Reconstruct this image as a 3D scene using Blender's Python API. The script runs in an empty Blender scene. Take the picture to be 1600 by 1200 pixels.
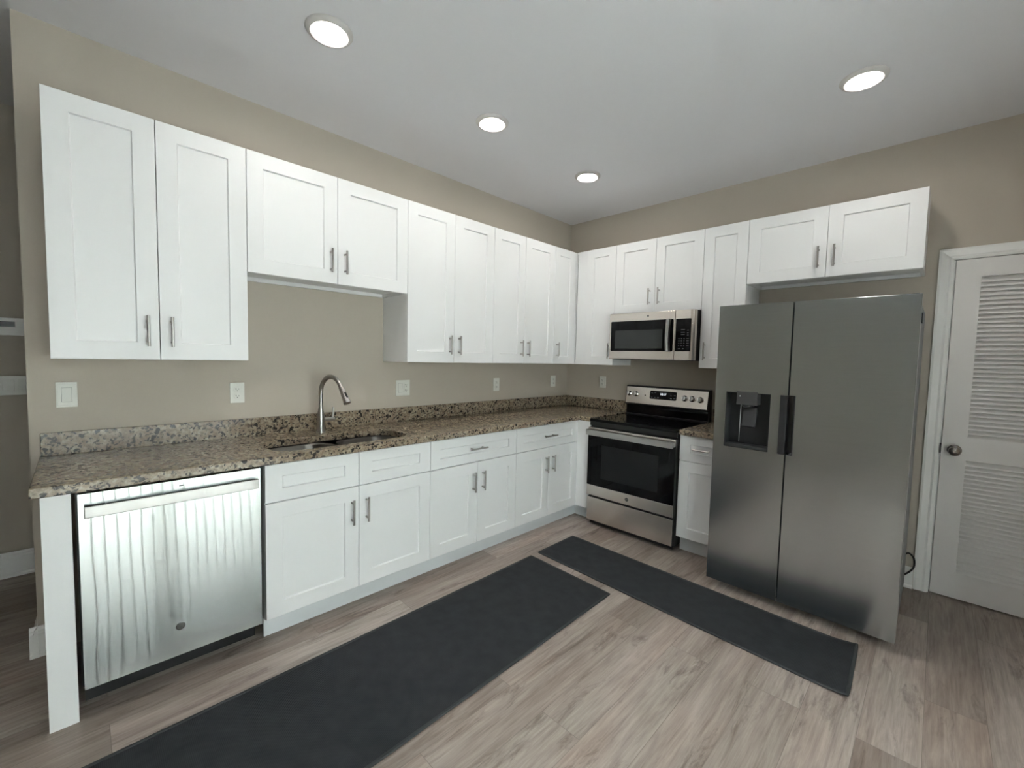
import bpy, bmesh, math, random
from mathutils import Matrix, Vector
random.seed(7)
PI = math.pi
sc = bpy.context.scene
COL = sc.collection

# ------------------------------------------------------------------ camera
def set_camera():
    yaw, pitch, roll = math.radians(-45.2704), math.radians(-3.4826), math.radians(1.3133)
    fw = Vector((-math.sin(yaw)*math.cos(pitch), math.cos(yaw)*math.cos(pitch), math.sin(pitch)))
    rt = Vector((math.cos(yaw), math.sin(yaw), 0)); up = rt.cross(fw)
    r2 = rt*math.cos(roll) + up*math.sin(roll); u2 = -rt*math.sin(roll) + up*math.cos(roll)
    m = Matrix((r2, u2, -fw)).transposed().to_4x4(); m.translation = (-3.707, -2.843, 1.4031)
    cd = bpy.data.cameras.new('camera'); cd.sensor_width = 36; cd.lens = 672.76/1600*36
    cd.clip_start = .01
    cam = bpy.data.objects.new('camera', cd); COL.objects.link(cam); cam.matrix_world = m
    sc.camera = cam
set_camera()

# ------------------------------------------------------------------ light, exposure
LAMP = 83.0          # strength of the recessed lamp discs
SKY = 2.0            # sky outside the sliding door
DAY = 1000.0         # daylight reaching the sliding door
wd = bpy.data.worlds.new('sky'); sc.world = wd; wd.use_nodes = True
wd.node_tree.nodes['Background'].inputs[0].default_value = (.80, .92, 1, 1)
wd.node_tree.nodes['Background'].inputs[1].default_value = SKY
ld = bpy.data.lights.new('daylight', 'AREA'); ld.shape = 'RECTANGLE'; ld.size = 2.7; ld.size_y = 2.2
ld.energy = DAY; ld.color = (.93, .985, .985)
lo = bpy.data.objects.new('daylight', ld); COL.objects.link(lo)
lo.location = (-3.17, -4.75, 1.25); lo.rotation_euler = (PI/2, 0, 0)
sc.view_settings.view_transform = 'Standard'; sc.view_settings.look = 'None'
sc.view_settings.gamma = 1; sc.view_settings.use_curve_mapping = False
sc.view_settings.exposure = .62
sc.cycles.use_denoising = True
sc.cycles.max_bounces = 10; sc.cycles.diffuse_bounces = 6; sc.cycles.glossy_bounces = 4
sc.cycles.sample_clamp_indirect = 40
sc.cycles.caustics_reflective = False; sc.cycles.caustics_refractive = False

# ------------------------------------------------------------------ materials
def new_mat(name, col=(.8,.8,.8), rough=.5, metal=0, spec=.5, aniso=0, emit=0, emcol=None):
    m = bpy.data.materials.new(name); m.use_nodes = True
    b = m.node_tree.nodes['Principled BSDF']
    b.inputs['Base Color'].default_value = (*col, 1); b.inputs['Roughness'].default_value = rough
    b.inputs['Metallic'].default_value = metal; b.inputs['Specular IOR Level'].default_value = spec
    if aniso:
        b.inputs['Anisotropic'].default_value = aniso
    if emit:
        b.inputs['Emission Color'].default_value = (*(emcol or col), 1); b.inputs['Emission Strength'].default_value = emit
    return m
def N(m, t, **kw):
    n = m.node_tree.nodes.new(t)
    for k, v in kw.items(): setattr(n, k, v)
    return n
def L(m, a, b): m.node_tree.links.new(a, b)
def BS(m): return m.node_tree.nodes['Principled BSDF']
def coords(m, scale=(1,1,1), loc=(0,0,0)):
    t = N(m, 'ShaderNodeTexCoord'); mp = N(m, 'ShaderNodeMapping')
    mp.inputs['Scale'].default_value = scale; mp.inputs['Location'].default_value = loc
    L(m, t.outputs['Object'], mp.inputs[0]); return mp.outputs[0]
def noise(m, vec, scale, detail=3, rough=.5):
    n = N(m, 'ShaderNodeTexNoise'); n.inputs['Scale'].default_value = scale
    n.inputs['Detail'].default_value = detail; n.inputs['Roughness'].default_value = rough
    L(m, vec, n.inputs['Vector']); return n
def ramp(m, fac, stops, interp='LINEAR'):
    r = N(m, 'ShaderNodeValToRGB'); cr = r.color_ramp; cr.interpolation = interp
    while len(cr.elements) < len(stops): cr.elements.new(.5)
    for e, (p, c) in zip(cr.elements, stops):
        e.position = p; e.color = (*c, 1) if len(c) == 3 else c
    L(m, fac, r.inputs[0]); return r.outputs[0]
def mix(m, fac, a, b, blend='MIX'):
    x = N(m, 'ShaderNodeMix', data_type='RGBA', blend_type=blend)
    for sock, v in ((x.inputs[0], fac), (x.inputs[6], a), (x.inputs[7], b)):
        if isinstance(v, (int, float)): sock.default_value = v
        elif isinstance(v, tuple): sock.default_value = (*v, 1)
        else: L(m, v, sock)
    return x.outputs[2]
def bump(m, h, strength, dist=.01):
    b = N(m, 'ShaderNodeBump'); b.inputs['Strength'].default_value = strength; b.inputs['Distance'].default_value = dist
    L(m, h, b.inputs['Height']); L(m, b.outputs[0], BS(m).inputs['Normal'])

def mat_paint(name, col, rough=.6, tex=.04, scale=350):
    m = new_mat(name, col, rough, spec=.3)
    bump(m, noise(m, coords(m), scale, 2).outputs[0], tex, .002); return m
def mat_floor():
    m = new_mat('plank_floor', rough=.42, spec=.35)
    v = coords(m)
    br = N(m, 'ShaderNodeTexBrick'); br.offset = .37; br.offset_frequency = 2
    br.inputs['Color1'].default_value = (0,0,0,1); br.inputs['Color2'].default_value = (1,1,1,1); br.inputs['Mortar'].default_value = (.5,.5,.5,1)
    br.inputs['Scale'].default_value = 1; br.inputs['Brick Width'].default_value = 1.22; br.inputs['Row Height'].default_value = .18
    br.inputs['Mortar Size'].default_value = .0011; br.inputs['Mortar Smooth'].default_value = .3
    L(m, v, br.inputs['Vector'])
    # every plank reads its own stretch of grain
    sep = N(m, 'ShaderNodeSeparateColor'); L(m, br.outputs['Color'], sep.inputs[0])
    off = N(m, 'ShaderNodeVectorMath', operation='SCALE'); off.inputs[0].default_value = (13, 7, 5); L(m, sep.outputs[0], off.inputs['Scale'])
    add = N(m, 'ShaderNodeVectorMath', operation='ADD'); L(m, v, add.inputs[0]); L(m, off.outputs[0], add.inputs[1])
    def st(sx, sy):
        mp = N(m, 'ShaderNodeMapping'); mp.inputs['Scale'].default_value = (sx, sy, 1); L(m, add.outputs[0], mp.inputs[0]); return mp.outputs[0]
    broad = noise(m, st(1.3, 8), 1.0, 4, .6); broad.inputs['Distortion'].default_value = .8; broad = broad.outputs[0]
    fine = noise(m, st(4, 110), 1.0, 5, .7).outputs[0]
    mid = noise(m, st(2.6, 26), 1.0, 5, .68); mid.inputs['Distortion'].default_value = 1.0; mid = mid.outputs[0]
    hue = noise(m, st(.9, 3.2), 1.0, 2, .5).outputs[0]
    knots = noise(m, st(1.5, 8), 1.5, 6, .72); knots.inputs['Distortion'].default_value = .7
    base = ramp(m, broad, [(.26, (.150,.122,.103)), (.42, (.245,.214,.188)), (.58, (.345,.318,.288)), (.74, (.470,.445,.415))])
    base = mix(m, .46, base, ramp(m, mid, [(.30, (.135,.112,.096)), (.50, (.300,.270,.242)), (.70, (.46,.435,.40))]))
    base = mix(m, .25, base, ramp(m, fine, [(.32, (.12,.10,.085)), (.62, (.46,.42,.385))]))
    base = mix(m, 1, base, ramp(m, hue, [(.30, (1.03,.98,.95)), (.5, (1,1,1)), (.70, (.96,1.0,.98))]), 'MULTIPLY')
    base = mix(m, ramp(m, knots.outputs[0], [(.55, (0,0,0)), (.68, (.72,.72,.72))]), base, (.105,.088,.075))
    tone = ramp(m, sep.outputs[0], [(0, (.88,.79,.765)), (.5, (1.17,1.07,1.05)), (1, (1.43,1.34,1.34))])
    base = mix(m, 1, base, tone, 'MULTIPLY')
    base = mix(m, ramp(m, br.outputs['Fac'], [(0, (0,0,0)), (1, (.45,.45,.45))]), base, (.09,.078,.068))
    L(m, base, BS(m).inputs['Base Color'])
    bump(m, fine, .06, .003); return m
def mat_granite():
    m = new_mat('granite', rough=.16, spec=.45)
    v = coords(m)
    wob = noise(m, v, 60, 2)
    vv = mix(m, .02, v, wob.outputs['Color'], 'ADD')
    n1 = noise(m, v, 75, 4, .6).outputs[0]
    n2 = noise(m, v, 24, 3, .6).outputs[0]
    base = ramp(m, n1, [(.30, (.145,.105,.072)), (.45, (.262,.212,.150)), (.60, (.378,.325,.240)), (.75, (.46,.41,.325))])
    base = mix(m, ramp(m, n2, [(.45, (0,0,0)), (.65, (.65,.65,.65))]), base, (.25,.175,.13))
    vo = N(m, 'ShaderNodeTexVoronoi'); vo.inputs['Scale'].default_value = 105; L(m, vv, vo.inputs['Vector'])
    cs = N(m, 'ShaderNodeSeparateColor'); L(m, vo.outputs['Color'], cs.inputs[0])
    dark = ramp(m, cs.outputs[0], [(.0, (1,1,1)), (.19, (1,1,1)), (.215, (0,0,0))])
    base = mix(m, dark, base, ramp(m, cs.outputs[1], [(0, (.022,.02,.018)), (1, (.10,.085,.07))]))
    vo2 = N(m, 'ShaderNodeTexVoronoi'); vo2.inputs['Scale'].default_value = 62; L(m, vv, vo2.inputs['Vector'])
    cs2 = N(m, 'ShaderNodeSeparateColor'); L(m, vo2.outputs['Color'], cs2.inputs[0])
    base = mix(m, ramp(m, cs2.outputs[2], [(0, (1,1,1)), (.05, (1,1,1)), (.06, (0,0,0))]), base, (.03,.026,.024))
    L(m, base, BS(m).inputs['Base Color']); return m
def mat_steel(name, col, rough, aniso, wave=0, axis=(0,0,1), wscale=(3,3,.6)):
    m = new_mat(name, col, rough, metal=1, aniso=aniso)
    c = N(m, 'ShaderNodeCombineXYZ')
    for i in range(3): c.inputs[i].default_value = axis[i]
    L(m, c.outputs[0], BS(m).inputs['Tangent'])
    v = coords(m)
    if wave:
        n = noise(m, coords(m, wscale), 1, 2, .4)
        bump(m, n.outputs[0], wave, .02)
    g = noise(m, coords(m, (6,6,900)), 1, 2)
    L(m, mix(m, .06, tuple(col), ramp(m, g.outputs[0], [(.3, (.25,.25,.25)), (.7, (.9,.9,.9))])), BS(m).inputs['Base Color'])
    return m
def mat_brushed(name, col, rough, aniso, wave, wscale):
    """long horizontal grain: mirrors sideways, smears upright"""
    m = bpy.data.materials.new(name); m.use_nodes = True; nt = m.node_tree; nt.nodes.clear()
    o = N(m, 'ShaderNodeOutputMaterial'); g = N(m, 'ShaderNodeBsdfAnisotropic')
    g.inputs['Color'].default_value = (*col, 1); g.inputs['Roughness'].default_value = rough; g.inputs['Anisotropy'].default_value = aniso
    c = N(m, 'ShaderNodeCombineXYZ'); c.inputs[2].default_value = 1; L(m, c.outputs[0], g.inputs['Tangent'])
    n = noise(m, coords(m, wscale), 1, 2, .4)
    b = N(m, 'ShaderNodeBump'); b.inputs['Strength'].default_value = wave; b.inputs['Distance'].default_value = .02
    L(m, n.outputs[0], b.inputs['Height']); L(m, b.outputs[0], g.inputs['Normal']); L(m, g.outputs[0], o.inputs[0])
    return m
def mat_rug():
    m = new_mat('rug_weave', rough=.95, spec=.1)
    v = coords(m)
    w = N(m, 'ShaderNodeTexWave', wave_type='BANDS', bands_direction='X'); w.inputs['Scale'].default_value = 62; L(m, v, w.inputs['Vector'])
    w2 = N(m, 'ShaderNodeTexWave', wave_type='BANDS', bands_direction='Y'); w2.inputs['Scale'].default_value = 62; L(m, v, w2.inputs['Vector'])
    h = mix(m, .5, w.outputs[0], w2.outputs[0])
    n = noise(m, v, 14, 3)
    c = mix(m, h, (.026,.0275,.0305), (.046,.049,.054))
    c = mix(m, .35, c, ramp(m, n.outputs[0], [(.3, (.030,.032,.035)), (.7, (.057,.060,.066))]))
    L(m, c, BS(m).inputs['Base Color']); bump(m, h, .35, .003); return m
def mat_glass(name, tint=(1,1,1), refl=1.0):
    m = bpy.data.materials.new(name); m.use_nodes = True; nt = m.node_tree; nt.nodes.clear()
    o = nt.nodes.new('ShaderNodeOutputMaterial'); t = nt.nodes.new('ShaderNodeBsdfTransparent'); g = nt.nodes.new('ShaderNodeBsdfGlossy')
    t.inputs[0].default_value = (*tint, 1); g.inputs['Roughness'].default_value = .02
    f = nt.nodes.new('ShaderNodeFresnel'); f.inputs[0].default_value = 1.45
    x = nt.nodes.new('ShaderNodeMixShader')
    nt.links.new(f.outputs[0], x.inputs[0]); nt.links.new(t.outputs[0], x.inputs[1]); nt.links.new(g.outputs[0], x.inputs[2]); nt.links.new(x.outputs[0], o.inputs[0])
    return m
def mat_vane():
    m = bpy.data.materials.new('blind_vane'); m.use_nodes = True; nt = m.node_tree; nt.nodes.clear()
    o = nt.nodes.new('ShaderNodeOutputMaterial'); d = nt.nodes.new('ShaderNodeBsdfDiffuse'); t = nt.nodes.new('ShaderNodeBsdfTranslucent')
    d.inputs[0].default_value = (.76,.765,.76,1); t.inputs[0].default_value = (.76,.78,.77,1)
    x = nt.nodes.new('ShaderNodeMixShader'); x.inputs[0].default_value = .55
    nt.links.new(d.outputs[0], x.inputs[1]); nt.links.new(t.outputs[0], x.inputs[2]); nt.links.new(x.outputs[0], o.inputs[0])
    return m

WALL = mat_paint('wall_paint', (.505,.455,.388), .75)
CEIL = mat_paint('ceiling_paint', (.74,.735,.76), .9, .08, 220)
TRIM = mat_paint('trim_paint', (.88,.88,.865), .4, .01)
DOORP = mat_paint('door_paint', (.77,.75,.735), .45, .02)
CAB = mat_paint('cabinet_paint', (.80,.805,.81), .38, .01, 200)
PLINTH = mat_paint('plinth_bluegrey', (.66,.685,.705), .5, .01)  # toe kicks: bluer and darker than the cabinet fronts
FLOOR = mat_floor(); GRAN = mat_granite(); RUG = mat_rug()
RUGB = mat_paint('rug_binding', (.045,.047,.051), .85, .1, 500)
NICK = mat_steel('brushed_nickel', (.42,.40,.38), .30, .4)
STEEL = mat_steel('stainless_steel', (.70,.65,.60), .27, .75)
STEELD = mat_brushed('dishwasher_steel', (.50,.515,.505), .082, -.95, .09, (2.4,2.4,1.0))
STEELF = mat_steel('fridge_steel', (.52,.57,.60), .20, .6)
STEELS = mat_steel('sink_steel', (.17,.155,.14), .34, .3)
STEELH = mat_steel('handle_steel', (.40,.39,.375), .28, .6)
BGLASS = new_mat('black_glass', (.004,.004,.005), .06, spec=.16)
BPLAS = new_mat('black_plastic', (.012,.012,.013), .4)
GPLAS = new_mat('grey_plastic', (.034,.034,.037), .4)
DPLAS = new_mat('dark_plastic', (.020,.020,.023), .35)
CHROME = new_mat('chrome', (.75,.74,.72), .12, metal=1)
WPLAS = new_mat('white_plastic', (.74,.74,.69), .35)
SLOT = new_mat('socket_slot', (.01,.01,.01), .6)
FSIDE = new_mat('fridge_side', (.17,.17,.17), .45)
OVEN = new_mat('oven_window', (.011,.011,.012), .10, spec=.18)
MWWIN = new_mat('microwave_window', (.03,.033,.033), .12, spec=.4)
MARK = new_mat('key_print', (.10,.10,.11), .5)
BADGE = new_mat('badge_metal', (.16,.16,.16), .35, metal=1)
DIGIT = new_mat('clock_digits', (.9,.95,1), .5, emit=1.0)
LAMPM = new_mat('lamp_diffuser', (1,.985,.95), .5, emit=LAMP, emcol=(1,.95,.89))
LTRIM = mat_paint('lamp_trim_paint', (.62,.59,.57), .5, .01)
SILL = new_mat('thermostat_screen', (.02,.022,.025), .2)
GLASS = mat_glass('clear_glass'); VANE = mat_vane()
OUTD = new_mat('patio_ground', (.45,.45,.42), .9)

# ------------------------------------------------------------------ mesh helpers
def BM(): return bmesh.new()
def box(bm, x0, x1, y0, y1, z0, z1):
    x0, x1 = sorted((x0, x1)); y0, y1 = sorted((y0, y1)); z0, z1 = sorted((z0, z1))
    v = [bm.verts.new(p) for p in ((x0,y0,z0),(x1,y0,z0),(x1,y1,z0),(x0,y1,z0),(x0,y0,z1),(x1,y0,z1),(x1,y1,z1),(x0,y1,z1))]
    for f in ((3,2,1,0),(4,5,6,7),(0,1,5,4),(1,2,6,5),(2,3,7,6),(3,0,4,7)): bm.faces.new([v[i] for i in f])
    return bm
def bx(*a): return box(BM(), *a)
def frame_of(d):
    d = d.normalized(); a = Vector((0,0,1)) if abs(d.z) < .9 else Vector((1,0,0))
    u = d.cross(a).normalized(); return u, d.cross(u)
def tube(bm, pts, rad, seg=14, caps=True):
    """a tube along pts; rad is one number or one per point"""
    pts = [Vector(p) for p in pts]; n = len(pts)
    rad = rad if isinstance(rad, (list, tuple)) else [rad]*n
    rings = []; u = None
    for i, p in enumerate(pts):
        d = (pts[min(i+1, n-1)] - pts[max(i-1, 0)]).normalized()
        if u is None: u, _ = frame_of(d)
        else: u = (u - d*u.dot(d)).normalized()
        w = d.cross(u)
        rings.append([bm.verts.new(p + (u*math.cos(2*PI*k/seg) + w*math.sin(2*PI*k/seg))*rad[i]) for k in range(seg)])
    for a, b in zip(rings, rings[1:]):
        for k in range(seg):
            f = bm.faces.new((a[k], a[(k+1)%seg], b[(k+1)%seg], b[k])); f.smooth = True
    if caps:
        bm.faces.new(list(reversed(rings[0]))); bm.faces.new(rings[-1])
    return bm
def lathe(bm, prof, org, axis, seg=24):
    """prof: (radius, height along axis); closed with caps at both ends"""
    org = Vector(org); ax = Vector(axis).normalized(); u, w = frame_of(ax)
    rings = [[bm.verts.new(org + ax*h + (u*math.cos(2*PI*k/seg) + w*math.sin(2*PI*k/seg))*max(r, 1e-4)) for k in range(seg)] for r, h in prof]
    for a, b in zip(rings, rings[1:]):
        for k in range(seg):
            f = bm.faces.new((a[k], a[(k+1)%seg], b[(k+1)%seg], b[k])); f.smooth = True
    bm.faces.new(list(reversed(rings[0]))); bm.faces.new(rings[-1])
    return bm
def prism(bm, poly, to3, lo, hi, smooth=False):
    """poly: 2D outline; to3(p, h) places it; extruded from lo to hi"""
    a = [bm.verts.new(to3(p, lo)) for p in poly]; b = [bm.verts.new(to3(p, hi)) for p in poly]; n = len(poly)
    for k in range(n):
        f = bm.faces.new((a[k], a[(k+1)%n], b[(k+1)%n], b[k])); f.smooth = smooth
    bm.faces.new(list(reversed(a))); bm.faces.new(b); return bm
def rrect(x0, x1, y0, y1, r, seg=6):
    rs = r if isinstance(r, (list, tuple)) else [r]*4      # corners: x0y0, x1y0, x1y1, x0y1
    out = []
    for (cx, cy, sx, sy, a0), q in zip(((x0,y0,1,1,PI), (x1,y0,-1,1,1.5*PI), (x1,y1,-1,-1,0), (x0,y1,1,-1,.5*PI)), rs):
        for k in range(seg+1):
            a = a0 + k*PI/2/seg
            out.append((cx + sx*q + q*math.cos(a), cy + sy*q + q*math.sin(a)))
    return out
def slab_holes(bm, a0, a1, b0, b1, d0, d1, holes, to3, bottoms=()):
    """a slab in the a,b plane from depth d0 (front) to d1 (back) with rectangular holes cut right through"""
    As = sorted({a0, a1, *[h[0] for h in holes], *[h[1] for h in holes]}); Bs = sorted({b0, b1, *[h[2] for h in holes], *[h[3] for h in holes]})
    cache = {}
    def vt(a, b, d):
        k = (round(a,6), round(b,6), round(d,6))
        if k not in cache: cache[k] = bm.verts.new(to3(a, b, d))
        return cache[k]
    def solid(i, j):
        if not (0 <= i < len(As)-1 and 0 <= j < len(Bs)-1): return False
        ca, cb = (As[i]+As[i+1])/2, (Bs[j]+Bs[j+1])/2
        return not any(h[0] < ca < h[1] and h[2] < cb < h[3] for h in holes)
    for i in range(len(As)-1):
        for j in range(len(Bs)-1):
            if not solid(i, j): continue
            p = [(As[i],Bs[j]),(As[i+1],Bs[j]),(As[i+1],Bs[j+1]),(As[i],Bs[j+1])]
            bm.faces.new([vt(*q, d0) for q in p]); bm.faces.new([vt(*q, d1) for q in reversed(p)])
            for (di, dj, e) in ((-1,0,(3,0)), (1,0,(1,2)), (0,-1,(0,1)), (0,1,(2,3))):
                if not solid(i+di, j+dj):
                    s, t = p[e[0]], p[e[1]]
                    bm.faces.new((vt(*t, d0), vt(*s, d0), vt(*s, d1), vt(*t, d1)))
    return bm
def obj(name, bm, mat, parent=None, bevel=0, seg=2):
    bmesh.ops.recalc_face_normals(bm, faces=bm.faces[:])
    for e in bm.edges:
        if len(e.link_faces) == 2 and e.calc_face_angle(0) > .7: e.smooth = False
    me = bpy.data.meshes.new(name); bm.to_mesh(me); bm.free()
    o = bpy.data.objects.new(name, me); COL.objects.link(o); me.materials.append(mat)
    if parent: o.parent = parent
    if bevel:
        b = o.modifiers.new('edge', 'BEVEL'); b.width = bevel; b.segments = seg; b.limit_method = 'ANGLE'; b.angle_limit = math.radians(40)
        b.harden_normals = False
    return o
def tag(o, label, cat, group=None):
    o['label'] = label; o['category'] = cat
    if group: o['group'] = group
    return o
def thing(name, label, cat, loc=(0,0,0), rz=0, group=None):
    o = bpy.data.objects.new(name, None); COL.objects.link(o); o.empty_display_size = .1
    o.location = loc; o.rotation_euler = (0,0,rz); return tag(o, label, cat, group)
def struct(name, bm, mat, parent=None, bevel=0, label=None, cat=None):
    o = obj(name, bm, mat, parent, bevel)
    if not parent:
        o['kind'] = 'structure'
        if label: o['label'] = label
        if cat: o['category'] = cat
    return o
def text(name, s, size, mat, parent, mw, depth=.0004):
    cu = bpy.data.curves.new(name, 'FONT'); cu.body = s; cu.size = size; cu.extrude = depth; cu.align_x = 'CENTER'; cu.align_y = 'CENTER'
    t = bpy.data.objects.new(name, cu); COL.objects.link(t)
    bpy.context.view_layer.update()
    me = bpy.data.meshes.new_from_object(t.evaluated_get(bpy.context.evaluated_depsgraph_get()))
    bpy.data.objects.remove(t); me.name = name; me.materials.clear(); me.materials.append(mat)
    o = bpy.data.objects.new(name, me); COL.objects.link(o); o.parent = parent; o.matrix_local = mw
    return o
FACE_Y = lambda x, y, z: Matrix(((1,0,0,x),(0,0,-1,y),(0,1,0,z),(0,0,0,1)))        # text facing -y

# ------------------------------------------------------------------ the room
ZC = 2.811; XW = -3.868; YF = -3.90; XL = -6.6; YH = 1.115; WT = .115
struct('floor', bx(XL-.1, .12, YF-.1, YH+.1, -.06, 0), FLOOR, label='grey brown wood plank floor of the kitchen', cat='floor')
struct('ceiling', bx(XL-.1, .12, YF-.1, YH+.1, ZC, ZC+.08), CEIL, label='smooth pale grey ceiling above the kitchen', cat='ceiling')
struct('wall_back', bx(XW, .12, 0, WT, 0, ZC), WALL, label='greige wall behind the sink counter', cat='wall')
struct('wall_hall', bx(XL, XW+1.6, YH, YH+.1, 0, ZC), WALL, label='shaded hallway wall past the end of the sink wall', cat='wall')
struct('wall_hall_end', bx(XW+1.6, XW+1.7, WT, YH+.1, 0, ZC), WALL)
struct('wall_left', bx(XL-.1, XL, YF, YH+.1, 0, ZC), WALL)
LW = (-2.877, -3.665)                                # louvered door opening along y (outer edges of leaf)
slab = slab_holes(BM(), YF, WT, 0, ZC, 0, .11, [(LW[1]-.02, LW[0]+.02, -.0, 2.05)], lambda a, b, d: Vector((d, a, b)))
struct('wall_right', slab, WALL, label='greige wall behind the stove and refrigerator', cat='wall')
DX0, DX1, DZ = -4.22, -2.12, 2.08
slab = slab_holes(BM(), XL, .11, 0, ZC, YF, YF-.11, [(DX0, DX1, 0, DZ)], lambda a, b, d: Vector((a, d, b)))
struct('wall_front', slab, WALL)
struct('ground_patio', bx(-8, 2, -9, YF-.11, -.12, -.05), OUTD)
# added unseen wall: narrows the hall opening to keep daylight out of the hall
struct('wall_hall_blocker', bx(XL, -4.75, 0, WT, 0, ZC), WALL)

def baseboard(name, pts, out, h=.135, t=.015):
    """pts: wall foot line (two points), out: direction away from the wall"""
    a, b = Vector((*pts[0], 0)), Vector((*pts[1], 0)); o = Vector((*out, 0))
    prof = [(0,0), (t+.012,0), (t+.010,.012), (t,.02), (t,h-.03), (t-.004,h-.022), (t-.004,h-.014), (t-.009,h-.004), (0,h)]
    bm = BM(); A = [bm.verts.new(a + o*p + Vector((0,0,q))) for p, q in prof]; B = [bm.verts.new(b + o*p + Vector((0,0,q))) for p, q in prof]
    n = len(prof)
    for k in range(n): bm.faces.new((A[k], A[(k+1)%n], B[(k+1)%n], B[k]))
    bm.faces.new(list(reversed(A))); bm.faces.new(B)
    return struct(name, bm, TRIM)
baseboard('baseboard_hall', ((XL, YH), (XW+1.6, YH)), (0,-1), .15)
baseboard('baseboard_wall_end', ((XW, -.027), (XW, WT+.02)), (-1,0))
baseboard('baseboard_back', ((XW-.027, 0), (-3.82, 0)), (0,-1))
baseboard('baseboard_right', ((0, -2.0), (0, -2.80)), (-1,0), .13)

# sliding glass door with vertical blinds behind the camera (seen only in reflections, lights the room)
w1 = struct('window_1', slab_holes(BM(), DX0, DX1, 0, DZ, YF-.02, YF-.09, [(DX0+.06, (DX0+DX1)/2-.03, .08, DZ-.06), ((DX0+DX1)/2+.03, DX1-.06, .08, DZ-.06)], lambda a, b, d: Vector((a, d, b))), TRIM)
for a, b in ((DX0+.06, (DX0+DX1)/2-.03), ((DX0+DX1)/2+.03, DX1-.06)):
    obj('pane', bx(a, b, YF-.058, YF-.052, .08, DZ-.06), GLASS, w1)
bl = thing('vertical_blinds', 'white vertical blinds over the sliding glass door facing the dishwasher', 'blinds', ((DX0+DX1)/2, YF+.09, 0))
obj('head_rail', bx(-1.13, 1.13, -.03, .03, 2.10, 2.15), TRIM, bl)
vs = .086; nv = 26
vm = None
for i in range(nv):
    xx = (i-(nv-1)/2)*vs
    if vm is None:
        v = bx(-.0495, .0495, -.0006, .0006, .03, 2.10); vo_ = obj('vane', v, VANE, bl); vm = vo_
    else:
        vo_ = vm.copy(); COL.objects.link(vo_); vo_.parent = bl
    vo_.location = (xx, .004*(i % 2), 0); vo_.rotation_euler = (0, 0, math.radians(8 + random.uniform(-1.5, 1.5)))

# louvered door at the end of the right wall, with casing
def louver_door():
    d = BM()
    y0, y1 = LW; T = .035; X0 = -.012                        # leaf front at X0
    op = [(y1+.107, y0-.107, .172, .856), (y1+.107, y0-.107, .993, 1.935)]
    slab_holes(d, y1, y0, .012, 2.041, X0, X0+T, op, lambda a, b, dd: Vector((dd, a, b)))
    door = struct('door_1', d, DOORP, bevel=.002, label='white louvered door beside the refrigerator', cat='door')
    for (a, b, z0, z1), n in zip(op, (26, 36)):
        m = BM(); p = (z1-z0)/n
        for i in range(n):
            zz = z0 + (i+.5)*p
            # a slat leaning out at its foot
            pts = [(X0+.003, zz-p*.45), (X0+.003, zz-p*.78), (X0+T-.003, zz+p*.45), (X0+T-.003, zz+p*.75)]
            prism(m, pts, lambda q, h: Vector((q[0], h, q[1])), a-.004, b+.004)
        obj('louver_panel', m, DOORP, door)
    kb = BM()
    lathe(kb, [(.0325,0), (.0325,.004), (.028,.009), (.013,.012), (.012,.030), (.018,.036), (.026,.044), (.0285,.054), (.026,.064), (.018,.071), (.006,.074)], (X0, -2.934, .910), (-1,0,0), 28)
    obj('door_knob', kb, mat_steel('knob_nickel', (.36,.34,.32), .22, 0), door)
    obj('latch_plate', bx(X0-.004, X0+.006, LW[0]-.001, LW[0]+.006, .885, .945), DPLAS, door)
    back = obj('door_back', bx(X0+T+.002, X0+T+.006, y1, y0, .012, 2.041), DOORP, door)
louver_door()
def casing():
    w = .0655; prof = [(0,0), (0,.016), (.012,.018), (.030,.014), (.042,.012), (.052,.016), (w,.010), (w,0)]  # across from outer edge, thickness
    bm = BM(); yo, yi = LW[0]+.010+w, LW[0]+.010
    yo2 = LW[1]-.010-w; zt = 2.112
    A = [bm.verts.new((-t, yo-s, 0)) for s, t in prof]; B = [bm.verts.new((-t, yo-s, zt-s)) for s, t in prof]
    C2 = [bm.verts.new((-t, yo2+s, zt-s)) for s, t in prof]; D = [bm.verts.new((-t, yo2+s, 0)) for s, t in prof]
    n = len(prof)
    for P, Q in ((A,B),(B,C2),(C2,D)):
        for k in range(n): bm.faces.new((P[k], P[(k+1)%n], Q[(k+1)%n], Q[k]))
    bm.faces.new(list(reversed(A))); bm.faces.new(D)
    struct('trim_1', bm, TRIM, label='white moulded casing around the louvered door', cat='trim')
    j = BM()
    box(j, -.001, .10, LW[0]+.003, LW[0]+.0195, 0, 2.05); box(j, -.001, .10, LW[1]-.0195, LW[1]-.003, 0, 2.05); box(j, -.001, .10, LW[1]-.0195, LW[0]+.0195, 2.045, 2.0499)
    box(j, .05, .10, LW[1]-.003, LW[0]+.003, 0, 2.05)
    struct('trim_2', j, TRIM)
casing()

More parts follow.
